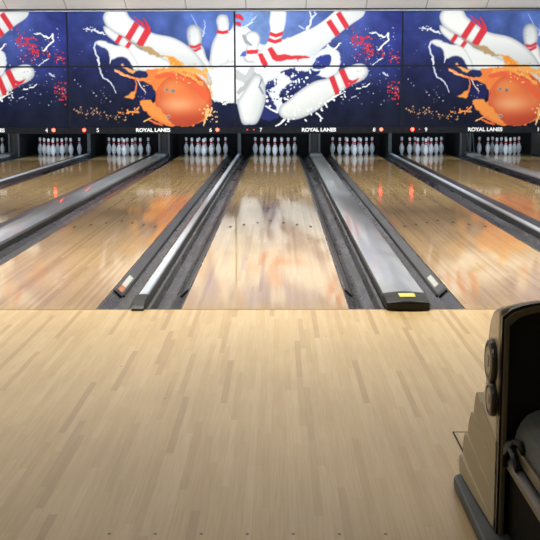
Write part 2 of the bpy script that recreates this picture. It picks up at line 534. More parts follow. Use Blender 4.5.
class Art:
    def __init__(s, x0):
        s.X, s.Y = np.meshgrid(x0 + np.arange(W_) / RES, Y0A + np.arange(H_) / RES)
        s.c = np.zeros((H_, W_, 3))
    def smooth(s, pts, k=7):
        p = np.array(pts, float); n = len(p); out = []
        t = np.linspace(0, 1, k, endpoint=False)[:, None]
        for i in range(n):
            a, b, c, d = p[i-1], p[i], p[(i+1) % n], p[(i+2) % n]
            out.append(.5*((2*b) + (c-a)*t + (2*a-5*b+4*c-d)*t*t + (3*b-a-3*c+d)*t**3))
        return np.concatenate(out)
    def mask(s, pts, curve=True, warp=0, ws=4, seed=1):
        p = s.smooth(pts) if curve else np.array(pts, float)
        X, Y = s.X, s.Y
        if warp:
            X = X + warp * 2 * (fbm(s.X, s.Y, ws, seed, 3) - .5) * 2; Y = Y + warp * 2 * (fbm(s.X, s.Y, ws, seed + 50, 3) - .5) * 2
        ins = np.zeros(X.shape, bool)
        for (x1, y1), (x2, y2) in zip(p, np.roll(p, -1, 0)):
            if y1 == y2: continue
            c = ((y1 > Y) != (y2 > Y)) & (X < (x2 - x1) * (Y - y1) / (y2 - y1) + x1)
            ins ^= c
        return blur(ins.astype(float), 1)
    def put(s, m, col):
        col = np.asarray(col, float)
        if col.ndim == 1: col = col / 255.
        s.c = s.c * (1 - m[..., None]) + col * m[..., None]
    def fill(s, pts, col, **k): s.put(s.mask(pts, **k), col)
    def body(s, pts, hi=(243,246,246), lo=(176,184,192), r=3.0, curve=True, grad=None, **k):
        """a rounded white solid in the print: lighter inside, greyer at its rim"""
        m = s.mask(pts, curve, **k)
        w = np.clip((blur(m, max(1, int(r * RES))) - .45) / .5, 0, 1)[..., None]
        hi = np.array(hi) / 255.; lo = np.array(lo) / 255.
        if grad is not None:
            (ax, ay), (bx, by), dk = grad
            t = np.clip(((s.X-ax)*(bx-ax) + (s.Y-ay)*(by-ay)) / ((bx-ax)**2 + (by-ay)**2), 0, 1)[..., None]
            hi = hi * (1 - t) + np.array(dk) / 255. * t
        s.put(m, hi * w + np.minimum(lo, hi) * (1 - w))
        return m
    def stroke(s, pts, w0, w1, col, warp=0, seed=3):
        p = np.array(pts, float); d = np.full(s.X.shape, 1e9); n = len(p) - 1
        X = s.X + warp * (fbm(s.X, s.Y, 3, seed) - .5) * 2; Y = s.Y + warp * (fbm(s.X, s.Y, 3, seed + 9) - .5) * 2
        for i in range(n):
            a, b = p[i], p[i+1]; ab = b - a
            t = np.clip(((X-a[0])*ab[0] + (Y-a[1])*ab[1]) / (ab @ ab), 0, 1)
            w = w0 + (w1 - w0) * (i + t) / n
            d = np.minimum(d, np.hypot(X - a[0] - t*ab[0], Y - a[1] - t*ab[1]) - w)
        s.put(np.clip(.5 - d * RES / 1.6, 0, 1), col)
    def band(s, m, p, q, hw, col=RED_):
        """a stripe painted round a pin from rim point p to rim point q, kept inside the pin's mask m"""
        p, q = np.array(p, float), np.array(q, float); d = (q - p) / np.hypot(*(q - p)); n_ = np.array([-d[1], d[0]])
        p = p - d * 3; q = q + d * 3; c_ = (p + q) / 2 + n_ * hw * .0
        k = s.mask([p - n_*hw, q - n_*hw, q + n_*hw, p + n_*hw], curve=False)
        s.put(k * np.clip(m * 1.2, 0, 1), col)
    def dots(s, n, box_, r0, r1, col, seed, f=None, al=1.):
        g = np.random.default_rng(seed)
        for _ in range(n):
            x = g.uniform(box_[0], box_[2]); y = g.uniform(box_[1], box_[3]); r = g.uniform(r0, r1)
            if f: y = f(x) + (g.normal() * (box_[3] - box_[1]) / 4)
            e = g.uniform(.7, 1.5); a = g.uniform(0, PI); h = int(r * 5 * RES) + 2
            ix = int((x - s.X[0, 0]) * RES); iy = int((y - Y0A) * RES)
            sl = (slice(max(0, iy - h), max(0, iy + h)), slice(max(0, ix - h), max(0, ix + h)))
            X = s.X[sl] - x; Y = s.Y[sl] - y
            if X.size == 0: continue
            u = (X*math.cos(a) + Y*math.sin(a)) * e; v = (-X*math.sin(a) + Y*math.cos(a)) / e
            m = np.clip((r - np.hypot(u, v)) * RES / 1.5 + .5, 0, 1)[..., None] * al
            s.c[sl] = s.c[sl] * (1 - m) + np.array(col) / 255. * m
    def background(s, stops, seed):
        t = (s.Y - Y0A) / (Y1A - Y0A); x = (s.X - s.X[0, 0]) / 165.
        out = np.zeros_like(s.c)
        ts = [q[0] for q in stops]
        for k in range(3):
            l = np.interp(t, ts, [q[1][k] for q in stops]); r = np.interp(t, ts, [q[2][k] for q in stops])
            out[..., k] = l * (1 - x) + r * x
        n = (fbm(s.X, s.Y, 14, seed, 5) - .5)[..., None]
        s.c = np.clip(out / 255. * (1 + n * .5), 0, 1)

RED = (218, 38, 58); WHITE = (244, 247, 247)
# --- ball and pins (pixel grid x 70..235)
A = Art(70)
A.background([(0, (48, 62, 132), (88, 122, 200)), (.22, (44, 54, 120), (92, 126, 204)), (.48, (37, 42, 86), (50, 62, 126)), (.75, (31, 35, 56), (31, 37, 72)), (1, (28, 32, 48), (27, 31, 49))], 5)
A.stroke([(193,15),(199,26),(206,33)], .4, .8, (150,176,232)); A.stroke([(204,36),(207,26),(205,20)], .8, .3, (190,206,240), 1)
A.body([(219,31),(217.6,21),(220,15.5),(224,14.4),(228.6,16),(230.4,23),(229.8,31),(233,28),(236,24),(238,60),(238,101),(229,100),(223,102),(215,99),(210,90),(207,70),(210,62),(213,44)], r=3.5)
A.fill([(218.2,29.5),(224,31),(229.6,29.5),(229.4,33),(224,34),(218.2,33)], RED, curve=False)
A.stroke([(229,60),(222,80),(224,96)], 1.2, 2.6, (205,214,222), 1)
A.body([(190,49),(203,45),(208,58),(216,70),(214,80),(200,78),(193,62)], r=3)
A.body([(188,33),(190,26.5),(195,24.2),(200,26),(203,32),(203.4,39),(201.5,46),(192,48),(189.3,42)], (214,220,226), (140,150,164), 3.2, grad=((193,30),(203,42),(236,240,243)))
for a in (0, 3.6): A.fill([(190.8,44.8+a),(196,45.6+a),(201.8,42.6+a),(202.4,45+a),(196.5,48+a),(191.4,47.2+a)], RED, curve=False)
A.body([(196,58),(214,66),(236,62),(236,99),(225,101),(213,100),(206,90),(196,76)], (240,244,244), (200,208,212), 3, warp=.8)
mA = A.body([(105.3,18.5),(106.5,13.2),(110,11.2),(127,10.5),(132,17),(139,22.6),(151,31),(160,34),(172,36.3),(182,40.6),(192,47.6),(201,57),(207,67),(213,84),(200,82),(186,74),(170,65),(155,55),(140,46),(128,38),(118,33),(109,26.5)], grad=((150,36),(146,60),(206,214,218)), r=3.2)
A.band(mA, (138,24.4), (130.4,36.6), 3.0)
A.band(mA, (149.4,30.4), (142,43), 3.4)
A.stroke([(136.4,16.6),(141,20.6),(146,26),(150,31)], .4, 1.1, RED, .8); A.stroke([(145.6,17.6),(148.6,23),(150.6,28),(150.4,33)], .6, 1.7, RED, .8); A.stroke([(143,20),(147,27)], .4, 1., RED, .6)
mB = A.body([(105.6,25.6),(110,27),(118,32.4),(128.5,38.5),(134,42),(141,48),(152,52),(172,62),(176,70),(150,71),(136,68),(133,59),(128,51),(123,46),(116,41),(109,35),(106,30.6)], (238,242,242), (182,190,196), 2.2)
A.band(mB, (122.4,35.6), (118,42.4), 2.0)
A.band(mB, (132,41.6), (127,48.6), 1.9)
A.body([(97.3,42),(101,39.8),(108,41),(117,44.4),(126,45.4),(133,52),(138,62),(139,70),(134,68.5),(131.5,63),(128,58.4),(120,56.4),(114.6,58.4),(111.4,58),(109.6,51),(104.4,46.6),(99.4,44.2)], (236,240,240), (190,198,204), 1.6, warp=.5)
A.stroke([(97.2,42.5),(95.4,47),(97,53),(100,57.4),(99.6,62),(100.4,67),(104,77),(110,80.6),(114,86),(116.4,92.4)], 1.1, .5, (206,214,236), 1)
A.stroke([(99,59),(100.5,63)], 1.2, .9, (224,230,242)); A.stroke([(112,58),(111,63)], .9, .3, (226,232,240))
A.stroke([(86,28),(91,29),(96,29.5),(101,32),(106,33.4)], .4, 1., (222,228,242), 1.6); A.dots(9, (86,26,98,31), .4, .9, (222,228,242), 2)
A.stroke([(128,39),(138,44.5),(147,49.5)], .5, 1.4, (168,160,140), .8)
A.fill([(141,47),(150,46.5),(155,48),(159,53),(166,56),(160,57),(150,53)], (186,156,112), warp=1.2)
# orange liquid and ball
A.fill([(150,71),(158,66),(168,68),(172,60),(166,55),(172,54.5),(178,58),(186,65),(196,66),(206,70),(210,84),(212,96),(206,80),(196,74),(172,76)], (246,170,84), warp=2.2, ws=6, seed=21)
A.fill([(170,56),(176,58),(184,66),(178,68),(171,62)], (242,148,42), warp=1.6, seed=30)
A.fill([(148,69.5),(160,68),(174,67.6),(186,71),(200,76),(209,88),(212,104),(206,117),(196,124),(180,127),(166,125),(155,120),(148,114),(141,106),(140,101),(147,100),(152,103),(156,100),(155,92),(151,84),(144,80),(140,78),(148,76)], (240,128,54), warp=1.4, ws=6, seed=24)
def ell(cx, cy, rx, ry): return np.hypot((A.X - cx) / rx, (A.Y - cy) / ry)
q = ell(184, 99.5, 28.5, 27); bm_ = np.clip((1 - q) * 40, 0, 1)
t = np.clip(q, 0, 1)[..., None]
base = np.array((234,112,52)) / 255. * (1 - t**2) + np.array((196,72,38)) / 255. * t**2
hl = np.exp(-(((A.X-178)/19)**2 + ((A.Y-104)/8)**2))[..., None]; base = base * (1 - .62*hl) + np.array((250,200,152)) / 255. * .62 * hl
h2 = np.exp(-(((A.X-172)/14)**2 + ((A.Y-86)/9)**2))[..., None]; base = base * (1 - .6*h2) + np.array((248,164,82)) / 255. * .6 * h2
h3 = np.exp(-(((A.X-204)/6)**2 + ((A.Y-94)/16)**2))[..., None]; base = base * (1 - .5*h3) + np.array((244,150,84)) / 255. * .5 * h3
h4 = np.exp(-(((A.X-190)/22)**2 + ((A.Y-121)/8)**2))[..., None]; base = base * (1 - .5*h4) + np.array((170,56,40)) / 255. * .5 * h4
A.put(bm_, np.clip(base, 0, 1))
A.stroke([(158,76),(170,74),(184,79),(196,85),(206,96)], 2.0, 4.0, (234,96,50), 1.6, 40)
A.stroke([(160,71),(174,69),(190,75),(203,84)], 1.4, 1.6, (248,160,70), 2, 41)
A.stroke([(168,80),(160,88),(158,100),(163,112)], .8, 1.2, (226,104,50), 1, 42)
for x, y, r in ((173.4,90.4,3), (167,89,2.6), (168.4,116.4,2.8)):
    m = np.clip((r - np.hypot(A.X-x, (A.Y-y)*1.15)) * 2, 0, 1); A.put(m, (196,150,120))
    m = np.clip((r*.62 - np.hypot(A.X-x-.4, (A.Y-y-.2)*1.15)) * 2, 0, 1); A.put(m, (138,122,124))
NAVY = (34, 40, 92)
A.fill([(137,86),(143,84),(148,86),(153,88),(155,93),(152,99),(147,101),(141,100),(138,95)], NAVY, warp=.6)
A.fill([(136,77),(140,79),(142,84),(138,86)], NAVY); A.fill([(136,106),(141,105),(143,110),(140,114),(135,112)], (34,38,66))
A.stroke([(138,79),(142,86),(146,92)], .6, .5, (222,206,190), .8); A.dots(10, (138,84,150,98), .3, .7, (230,210,190), 6)
A.fill([(121.5,64),(124,63),(127,66),(133,69),(136,67.5),(137,70),(132,72.5),(126,69)], (244,172,92), warp=.7)
A.stroke([(115.6,69.5),(120,71),(126,75),(134,77.5),(142,79),(150,80)], .9, 1.6, (244,140,62), 1.4)
A.stroke([(116,70),(122,74),(130,76)], .8, .6, (250,190,120), 1)
A.fill([(124,97.5),(129,94.5),(131,91.5),(136,90.5),(136,95),(134,99),(129,98.5)], (246,152,60), warp=.8)
A.stroke([(136,91),(137,84),(136,78)], 1.0, .6, (222,116,60), .8)
A.fill([(140,101),(147,99),(154,103),(162,110),(168,118),(172,124),(160,120),(151,114),(144,108)], (246,150,62), warp=1)
A.stroke([(144,121),(148,119.5),(153,116.5)], .8, .6, (246,180,96), .6); A.stroke([(150,120),(156,123),(162,125)], 1.2, .9, (232,104,48), .8)
A.stroke([(152,117),(160,121),(172,125.6)], .9, 1.2, (238,130,56), .8)
A.stroke([(208,110),(206,117),(204,126)], 1.8, .7, (250,196,120), 1.8); A.stroke([(212,108),(210,116)], 1., .7, (250,206,140), 1.5)
A.dots(26, (200,100,218,122), .4, 1.1, (252,206,140), 8, lambda x: 100 + (x - 200) * .5 + 8)
A.dots(40, (172,60,216,84), .3, .9, (252,196,110), 9)
A.dots(60, (72,109,128,118), .3, .9, (190,150,110), 10, lambda x: 111.5 + 3*math.sin(x*.12) + (3 if x > 84 else 0)); A.dots(24, (118,108,140,114), .4, 1., (244,150,66), 12)
A.stroke([(128,112),(134,111),(139,107)], 1., .8, (240,150,66), 1.2)
A.dots(12, (72,80,112,100), .3, .8, (170,180,205), 13, lambda x: 80 + (x - 72) * .5); A.dots(14, (74,60,140,106), .2, .5, (130,120,130), 14)
A.dots(50, (214,97,235,106), .4, 1.3, WHITE, 15, lambda x: 99.5); A.dots(12, (80,14,232,56), .2, .5, (120,140,200), 16)
# --- scattering pins (pixel grid x 235..400)
B = Art(235)
B.background([(0, (130, 168, 228), (46, 56, 138)), (.22, (126, 164, 228), (42, 52, 130)), (.46, (80, 108, 186), (40, 48, 112)), (.75, (32, 38, 82), (31, 37, 62)), (1, (28, 32, 52), (28, 33, 48))], 60)
x = (B.X - 235) / 165.
B.body([(231,28),(237,26),(243,26),(250,30),(262,44),(284,38),(292,38),(306,30),(312,34),(330,40),(322,48),(316,54),(318,60),(311,66),(306,72),(292,78),(270,80),(262,90),(244,100),(231,98)], (240,245,246), (206,216,224), 3, warp=.8)
B.stroke([(236,74),(246,80),(252,68)], 4.5, 2.5, (200,205,208), 1.5); B.stroke([(238,92),(246,84),(254,74)], 2.2, 2, (186,192,196), 1.)
B.stroke([(240,32),(248,24),(256,16)], .5, .4, (206,222,244), 1.); B.stroke([(243,27),(252,22)], .7, .4, (226,236,248), 1)
B.fill([(235,14),(240,14.5),(243,18),(243,21),(238,18.6),(235,18)], RED, curve=False); B.fill([(235,21.5),(240,22.5),(240.4,26.5),(235.5,24.5)], RED, curve=False)
mC = B.body([(269.6,14),(271,10),(284,10),(285.2,18),(283.6,28),(280.5,40),(288,44),(284,60),(258,58),(262,48),(267.4,40),(269.4,30),(268.6,22)], r=2.2, lo=(206,214,220))
B.stroke([(266,31.4),(271,33.4),(276,34),(284,32)], 1.9, 1.9, RED) if 0 else B.put(B.mask([(266,30.6),(275,33.8),(284,30.8),(284,34.4),(275,37.4),(266,34.2)], curve=False) * mC, RED)
B.put(B.mask([(265,36.4),(274,40),(283,37),(283,40.6),(274,43.4),(265,40.4)], curve=False) * mC, RED)
B.body([(244,40),(245,34),(250,31.2),(256,32),(259.4,37),(259,43),(257,48),(261,52),(262,60),(246,62),(242,54),(246,47)], (240,244,246), (170,178,186), 2.4)
B.stroke([(243,36),(245.4,41),(250,44.6)], 1.8, 1.6, (160,168,178), .8)
B.fill([(246,50),(257,49.4),(257.4,53.2),(246,53.8)], RED, curve=False); B.fill([(239,56),(242,51.5),(245.4,50.5),(245.6,55.8)], (70,110,190), curve=False)
# horizontal pin with red splash, then the two right-hand pins
B.body([(256,54),(262,50),(272,46),(284,50),(294,58),(292,70),(276,72),(262,74),(252,66)], (244,247,247), (214,222,226), 2)
B.fill([(257,53.6),(261.4,53),(267.4,64),(263.6,68),(260,62)], RED, curve=False); B.fill([(266.6,49),(271,46.8),(277.5,56),(276,60.6),(271.6,59)], RED, curve=False)
B.dots(10, (278,47,290,53), .3, .7, (240,130,140), 70)
mD = B.body([(280,42),(290,37),(300,32.6),(312,27.6),(324,19.6),(334,11),(340,8),(362,8),(363.6,12),(360.4,17.6),(350,24.6),(338.4,33.4),(329,41),(322,47),(314,54),(300,60),(284,62),(276,54)], r=2.2, lo=(216,224,228), grad=((318,28),(330,44),(214,222,226)))
B.fill([(274,55.6),(284,54),(292,55.6),(302,55.4),(309.6,57),(301,58.4),(297.6,59.2),(297,62.6),(295.6,58.8),(286,59.6),(275,61)], (222,44,60), warp=.4)
B.band(mD, (338.2,15.6), (345,26.6), 2.6); B.band(mD, (328.8,23.4), (335.8,34), 2.7)
B.stroke([(309,12),(310.6,18),(309,24),(306,29)], .8, 1.3, (226,236,248), 1.2); B.stroke([(309.6,20),(315,14),(313,12)], .8, .5, (220,232,248), 1)
B.stroke([(298,26),(303,29)], .5, .5, (216,228,246))
# splash ring with blue hole
B.body([(316,52),(326,46),(333,48),(338,55),(340,64),(337,74),(328,78),(318,76),(310,70),(311,60)], (236,241,246), (206,216,228), 2, warp=1.2, seed=75)
B.fill([(311.4,68),(314.4,60),(320,55.6),(327,54.4),(330.6,57),(329.6,63),(324,67.6),(317,69)], (46,62,148), warp=.6)
B.dots(16, (312,54,330,68), .3, .6, (190,205,235), 76)
B.stroke([(327,45),(332,51),(338,44),(340,43)], 1, .5, WHITE, 1.2)
# navy gaps and drops left of the lower pin
for p_ in ([(281,71),(286,68),(300,70),(318,72),(312,77),(298,80),(288,79),(282,76)], [(266,88),(272,84),(280,81),(276,86),(268,93),(264.6,95)], [(264,99),(270,98),(276,108),(278,118),(262,120),(258,112)], [(281,92),(283,88),(293,84),(299,80),(306,78),(296,86),(289,93),(283,98)]):
    B.fill(p_, (42,52,112), warp=1.6, ws=5, seed=80)
B.body([(279.6,73),(276,84),(268,93),(270,100),(274,107),(278,112),(282,104),(280,96),(282,88),(290,80)], (234,239,244), (210,220,230), 1.2, warp=1.6, ws=5, seed=83)
B.dots(110, (264,70,310,106), .4, 1.6, (236,241,246), 84); B.dots(18, (266,78,300,104), .5, 1.3, (48,58,130), 85)
B.stroke([(265,106),(270,109),(276,112)], .8, 1.1, WHITE, 1.2); B.stroke([(275,126),(280,123),(284,119)], .8, 1.4, WHITE, 1.)
B.body([(238,98),(246,86),(254,74),(261,76),(264.4,88),(264.6,100),(260.6,113.6),(255.6,123.4),(248,124.8),(241,123.4),(237.2,110),(235.6,100)], r=3.4, grad=((246,100),(264,104),(214,222,224)))
B.stroke([(261,79),(258.5,86),(262,93)], .9, 1., (150,160,176), .8)
mE = B.body([(278,114),(279.4,106),(286,101),(299,90),(314,81),(328,77.6),(339,70),(352,64.6),(358.6,63.2),(364,65),(367.2,70.4),(366,76),(360,81),(352,84.4),(345,88.4),(336,95),(325,104),(312,113),(298,119),(285,119.4)], r=3.2, grad=((300,96),(310,116),(216,222,220)))
B.band(mE, (341.4,72), (348,87), 2.9); B.band(mE, (331.4,78.8), (337,93.6), 2.7)
B.fill([(343,73),(347,79),(352,80.6),(358.4,77.6),(355,82),(349,85.4)], RED, curve=False)
B.stroke([(327,101),(336,95.4),(342,92.4)], 1.1, .5, WHITE, 1.2); B.stroke([(316,113),(320,117),(322,118.6)], 1.2, .5, WHITE, 1); B.stroke([(324,103),(326,107)], 1.2, .8, WHITE, 1)
B.dots(40, (284,100,345,124), .5, 1.3, WHITE, 86, lambda x: 122 - (x - 284) * .42)
B.stroke([(362,87),(366,86),(369,83.4)], .9, .6, WHITE, 1.2); B.stroke([(356,88.6),(360,88.4)], .9, .7, WHITE, .6); B.stroke([(351,97.6),(355,96)], .6, .6, (180,190,215), .6)
# red and white spray on the right
B.dots(70, (350,30,372,52), .5, 1.4, (206,46,66), 90, lambda x: 33 + (x - 350) * .9); B.dots(30, (374,48,398,60), .4, 1.2, (190,44,68), 91, lambda x: 50 + (x - 374) * .35); B.dots(18, (352,52,368,62), .3, .9, (170,46,90), 92)
B.dots(40, (386,80,398,102), .4, 1.2, (196,48,62), 93, lambda x: 91 + (x - 392) * .3)
B.stroke([(368,33),(374,32.6),(379,36),(382,37.6),(386.6,33.4)], .6, 1.0, WHITE, 1.6); B.stroke([(386.6,34),(386.8,40),(381.6,45.4),(377,50)], 1.0, .9, WHITE, 1.0); B.stroke([(371,65),(377,61),(382,58)], .6, .5, (220,228,245), 1.2)
B.dots(50, (340,28,396,66), .2, .8, (170,186,226), 94); B.dots(50, (340,64,398,106), .2, .8, (176,186,214), 95); B.stroke([(382,73),(387,76)], .8, .5, (200,210,235), 1)

def tolin(a): return np.where(a <= .04045, a / 12.92, ((a + .055) / 1.055) ** 2.4)
ZTOP, ZMID, ZBOT = 3.005, 1.922, .695
def zof(y): return ZBOT + (Y1A - y) / (Y1A - Y0A) * (ZTOP - ZBOT)
def art_mat():
    m, nt, b = new_mat('printed artwork'); g = N(nt)
    a = g('ShaderNodeVertexColor'); a.layer_name = 'print'
    hs = g('ShaderNodeHueSaturation'); hs.inputs['Saturation'].default_value = .96
    g.l(a.outputs[0], hs.inputs['Color']); g.l(hs.outputs[0], b.inputs['Base Color'])
    b.inputs['Roughness'].default_value = .8; b.inputs['Specular IOR Level'].default_value = .03
    return m
M_art = art_mat()
def art_mesh(art, name, ya, yb):
    r0 = int(round((ya - Y0A) * RES)); r1 = int(round((yb - Y0A) * RES))
    X = (np.arange(W_) / (W_ - 1) - .5) * (PITCH - .036)
    ys = Y0A + np.arange(r0, r1 + 1) / RES
    Z = zof(ys)
    nx, nz = W_, len(ys)
    co = np.zeros((nz, nx, 3), np.float32); co[..., 0] = X[None]; co[..., 2] = Z[:, None]
    co = co.reshape(-1, 3)
    idx = np.arange(nx * nz).reshape(nz, nx)
    q = np.stack([idx[1:, :-1], idx[1:, 1:], idx[:-1, 1:], idx[:-1, :-1]], -1).reshape(-1, 4)
    me = bpy.data.meshes.new(name)
    me.vertices.add(len(co)); me.vertices.foreach_set('co', co.ravel())
    me.loops.add(q.size); me.loops.foreach_set('vertex_index', q.ravel().astype(np.int32))
    me.polygons.add(len(q)); me.polygons.foreach_set('loop_start', (np.arange(len(q)) * 4).astype(np.int32))
    me.update(calc_edges=True)
    ca = me.color_attributes.new('print', 'FLOAT_COLOR', 'POINT')
    c = np.ones((nz, nx, 4), np.float32); c[..., :3] = tolin(np.clip(art.c[r0:r1 + 1], 0, 1)) * .89
    ca.data.foreach_set('color', c.ravel())
    me.materials.append(M_art)
    return me
ART = {'A': (art_mesh(A, 'upper_panel', Y0A, 65.2), art_mesh(A, 'lower_panel', 66.8, Y1A)),
       'B': (art_mesh(B, 'upper_panel', Y0A, 65.2), art_mesh(B, 'lower_panel', 66.8, Y1A))}

def text_obj(txt, name, mat, parent, loc, h, width=None, off=.004):
    cu = bpy.data.curves.new(name, 'FONT'); cu.body = txt; cu.size = 1; cu.align_x = 'CENTER'; cu.align_y = 'CENTER'; cu.extrude = .03; cu.offset = off
    t = bpy.data.objects.new(name, cu); COL.objects.link(t)
    bpy.context.view_layer.update()
    me = bpy.data.meshes.new_from_object(t.evaluated_get(bpy.context.evaluated_depsgraph_get()))
    COL.objects.unlink(t); bpy.data.objects.remove(t)
    xs = [v.co.x for v in me.vertices]; ys = [v.co.y for v in me.vertices]
    sy = h / (max(ys) - min(ys)); sx = width / (max(xs) - min(xs)) if width else sy
    cx, cy = (max(xs) + min(xs)) / 2, (max(ys) + min(ys)) / 2
    for v in me.vertices:
        x_, y_, z_ = v.co
        v.co = ((x_ - cx) * sx, -.004 - (z_ + .03) * .1, (y_ - cy) * sy)
    me.materials.clear(); me.materials.append(mat)
    o = bpy.data.objects.new(name, me); o.location = loc
    return link(o, parent)

def lamp_bm(r):
    b = bmesh.new(); n = 6
    lathe_axis(b, [(r * math.cos(a * PI / 2 / n), r * .8 * math.sin(a * PI / 2 / n)) for a in range(n + 1)], (0, 0, 0), (0, -1, 0), 16)
    return b
UNITS = [((3, 4), -5.885, -95, 'B'), ((5, 6), -2.495, 70, 'A'), ((7, 8), .895, 235, 'B'), ((9, 10), 4.285, 400, 'A')]
NUMS = {(3, 4): [('4', 47)], (5, 6): [('5', 98), ('6', 210.5)], (7, 8): [('7', 260.5), ('8', 373)], (9, 10): [('9', 424.5), ('10', 538)]}
LAMPS = {(3, 4): [(54, .038, 1)], (5, 6): [(84.5, .037, 1), (217.2, .037, 1)], (7, 8): [(247, .016, 0), (253.5, .013, 0), (380, .036, 1)], (9, 10): [(411, .038, 1), (418, .012, 0)]}
MLAB = {(3, 4): 'masking unit with scattering pins artwork, cut by the left edge of the picture', (5, 6): 'masking unit with orange ball artwork above lanes 5 and 6',
        (7, 8): 'masking unit with scattering pins artwork above lanes 7 and 8', (9, 10): 'masking unit with orange ball artwork above lanes 9 and 10'}
hwid = PITCH / 2
for nl, xc, pl, kind in UNITS:
    r = empty('masking_unit', (xc, MY, .565))
    zo = -.565
    b = bmesh.new(); box(b, -hwid + .002, hwid - .002, .004, .12, .69 + zo, 3.03 + zo); finish(b, 'backing_frame', M_seam, r)
    for k, nm in ((0, 'upper_panel'), (1, 'lower_panel')):
        o = bpy.data.objects.new(nm, ART[kind][k]); o.location = (0, 0, zo); link(o, r)
    b = bmesh.new(); box(b, -hwid + .002, hwid - .002, -.03, .12, .565 + zo, .688 + zo); ss = finish(b, 'sign_strip', M_strip, r)
    b = bmesh.new(); prism_x(b, [(-.05, 3.008 + zo), (-.05, 3.025 + zo), (-.03, 3.055 + zo), (.12, 3.055 + zo), (.12, 3.031 + zo), (.0, 3.031 + zo), (0, 3.008 + zo)], -hwid + .002, hwid - .002)
    finish(b, 'top_rail', M_frame, r)
    px = lambda q: (q - pl - 82.5) / 165. * PITCH
    text_obj('ROYAL LANES', 'lettering', M_letter, ss, (px(pl + 83.2), -.028, .637 + zo), .078, .70, .045)
    for t_, q in NUMS[nl]: text_obj(t_, 'lane_number', M_letter, ss, (px(q), -.028, .637 + zo), .080, .05 if len(t_) == 1 else .115, .018)
    for q, rad, full in LAMPS[nl]:
        b = bmesh.new(); lathe_axis(b, [(0, 0), (rad * 1.25, 0), (rad * 1.2, .008), (0, .010)], (0, 0, 0), (0, -1, 0), 16)
        finish(b, 'lamp_halo', M_halo, r, (px(q), -.0302, .640 + zo))  # dark red ring, its colour imitates the glow around the lit lens
        finish(lamp_bm(rad * .92), 'indicator_lamp', M_lamp if full else M_lampdim, r, (px(q), -.0404, .640 + zo), smooth=True)
    tag(r, MLAB[nl], 'masking unit', 'masking units')

# ------------------------------------------------------------------ ball return at the right
M_bronze = plain('beige metallic plastic', (200,189,162), .35, .2, .3, var=.05, sc=(4, 4, 4))
M_fin = plain('beige fin', (204,193,166), .55, .15, 0, var=.05, sc=(4, 4, 4))
M_rubber = plain('grey rubber base', (84,91,96), .6)
M_disc = plain('dark disc', (78,76,72), .3, .2)
M_discface = plain('disc face', (136,130,116), .3, .4)
M_inner = plain('black inset', (36,37,37), .5)
M_pitch = plain('black rack side', (13,13,13), .7, spec=.1)
M_rim = plain('dark brown rim', (52,45,38), .3, .2)
M_olive = plain('olive rim', (140,133,110), .4, .2)
M_cover = plain('charcoal cover', (98,106,108), .55)
M_tube = plain('grey rail', (120,122,124), .35, .4)
HX0, HX1 = .729, 1.121; HXC = (HX0 + HX1) / 2
ret = empty('ball_return', (HXC, -3.45, 0))
ox, oy = -HXC, 3.45
def fin2(b, name, mat, par=ret, **k): return finish(b, name, mat, par, (ox, oy, 0), **k) if par is ret else finish(b, name, mat, par, (0, 0, 0), **k)
# body: side profile (y,z), top domed across x
prof = [(-3.72, .045), (-3.27, .045), (-3.26, .12), (-3.29, .19), (-3.36, .275), (-3.43, .345), (-3.50, .41), (-3.525, .46), (-3.53, .52), (-3.536, .57), (-3.556, .63), (-3.578, .66), (-3.61, .688), (-3.66, .706), (-3.72, .716)]
bm = bmesh.new()
NXS = 12
rings = []
for i in range(NXS + 1):
    u = i / NXS * 2 - 1
    x_ = HXC + u * (HX1 - HX0) / 2
    lift = .03 * (1 - u * u); rnd = .0
    ring = []
    for y_, z_ in prof:
        w = max(0, (z_ - .4) / .31)
        fr = 0
        ring.append(bm.verts.new((x_, y_ + (.05 * (1 - u * u)) * (1 if y_ > -3.65 else 0), z_ + lift * w)))
    rings.append(ring)
for a, b in zip(rings, rings[1:]):
    for k in range(len(prof)):
        j = (k + 1) % len(prof)
        bm.faces.new((a[k], a[j], b[j], b[k]))
bm.faces.new(rings[0]); bm.faces.new(rings[-1][::-1])
hood = fin2(bm, 'hood', M_bronze, bevel=.012, segs=3)
for p in hood.data.polygons: p.use_smooth = False
# rear frame of the hood: dark rim, olive rim and black inset, arched at the top
def arch(x0, x1, z0, ztop, lift, n=14):
    pts = [(x0, z0)]
    xc = (x0 + x1) / 2; hw = (x1 - x0) / 2
    for i in range(n + 1):
        u = i / n * 2 - 1
        pts.append((xc + u * hw, ztop + lift * (1 - u * u) - .018 * abs(u) ** 10))
    pts.append((x1, z0))
    return pts
def frame(b, o, i_, y0, y1):
    n = len(o)
    A_ = [b.verts.new((x, y0, z)) for x, z in o]; B_ = [b.verts.new((x, y0, z)) for x, z in i_]
    C_ = [b.verts.new((x, y1, z)) for x, z in o]; D_ = [b.verts.new((x, y1, z)) for x, z in i_]
    for k in range(n - 1):
        b.faces.new((A_[k], A_[k+1], B_[k+1], B_[k])); b.faces.new((C_[k], D_[k], D_[k+1], C_[k+1]))
        b.faces.new((A_[k], C_[k], C_[k+1], A_[k+1])); b.faces.new((B_[k], B_[k+1], D_[k+1], D_[k]))
    for k in (0, n - 1): b.faces.new((A_[k], B_[k], D_[k], C_[k]))
o1 = arch(HX0 + .002, HX1 - .002, .02, .716, .03); o2 = arch(HX0 + .009, HX1 - .009, .02, .708, .03)
o3 = arch(HX0 + .024, HX1 - .024, .02, .690, .03)
b = bmesh.new(); frame(b, o1, o2, -3.745, -3.721); fin2(b, 'rear_rim', M_rim)
b = bmesh.new(); frame(b, o2, o3, -3.750, -3.721); fin2(b, 'inner_rim', M_olive, bevel=.003)
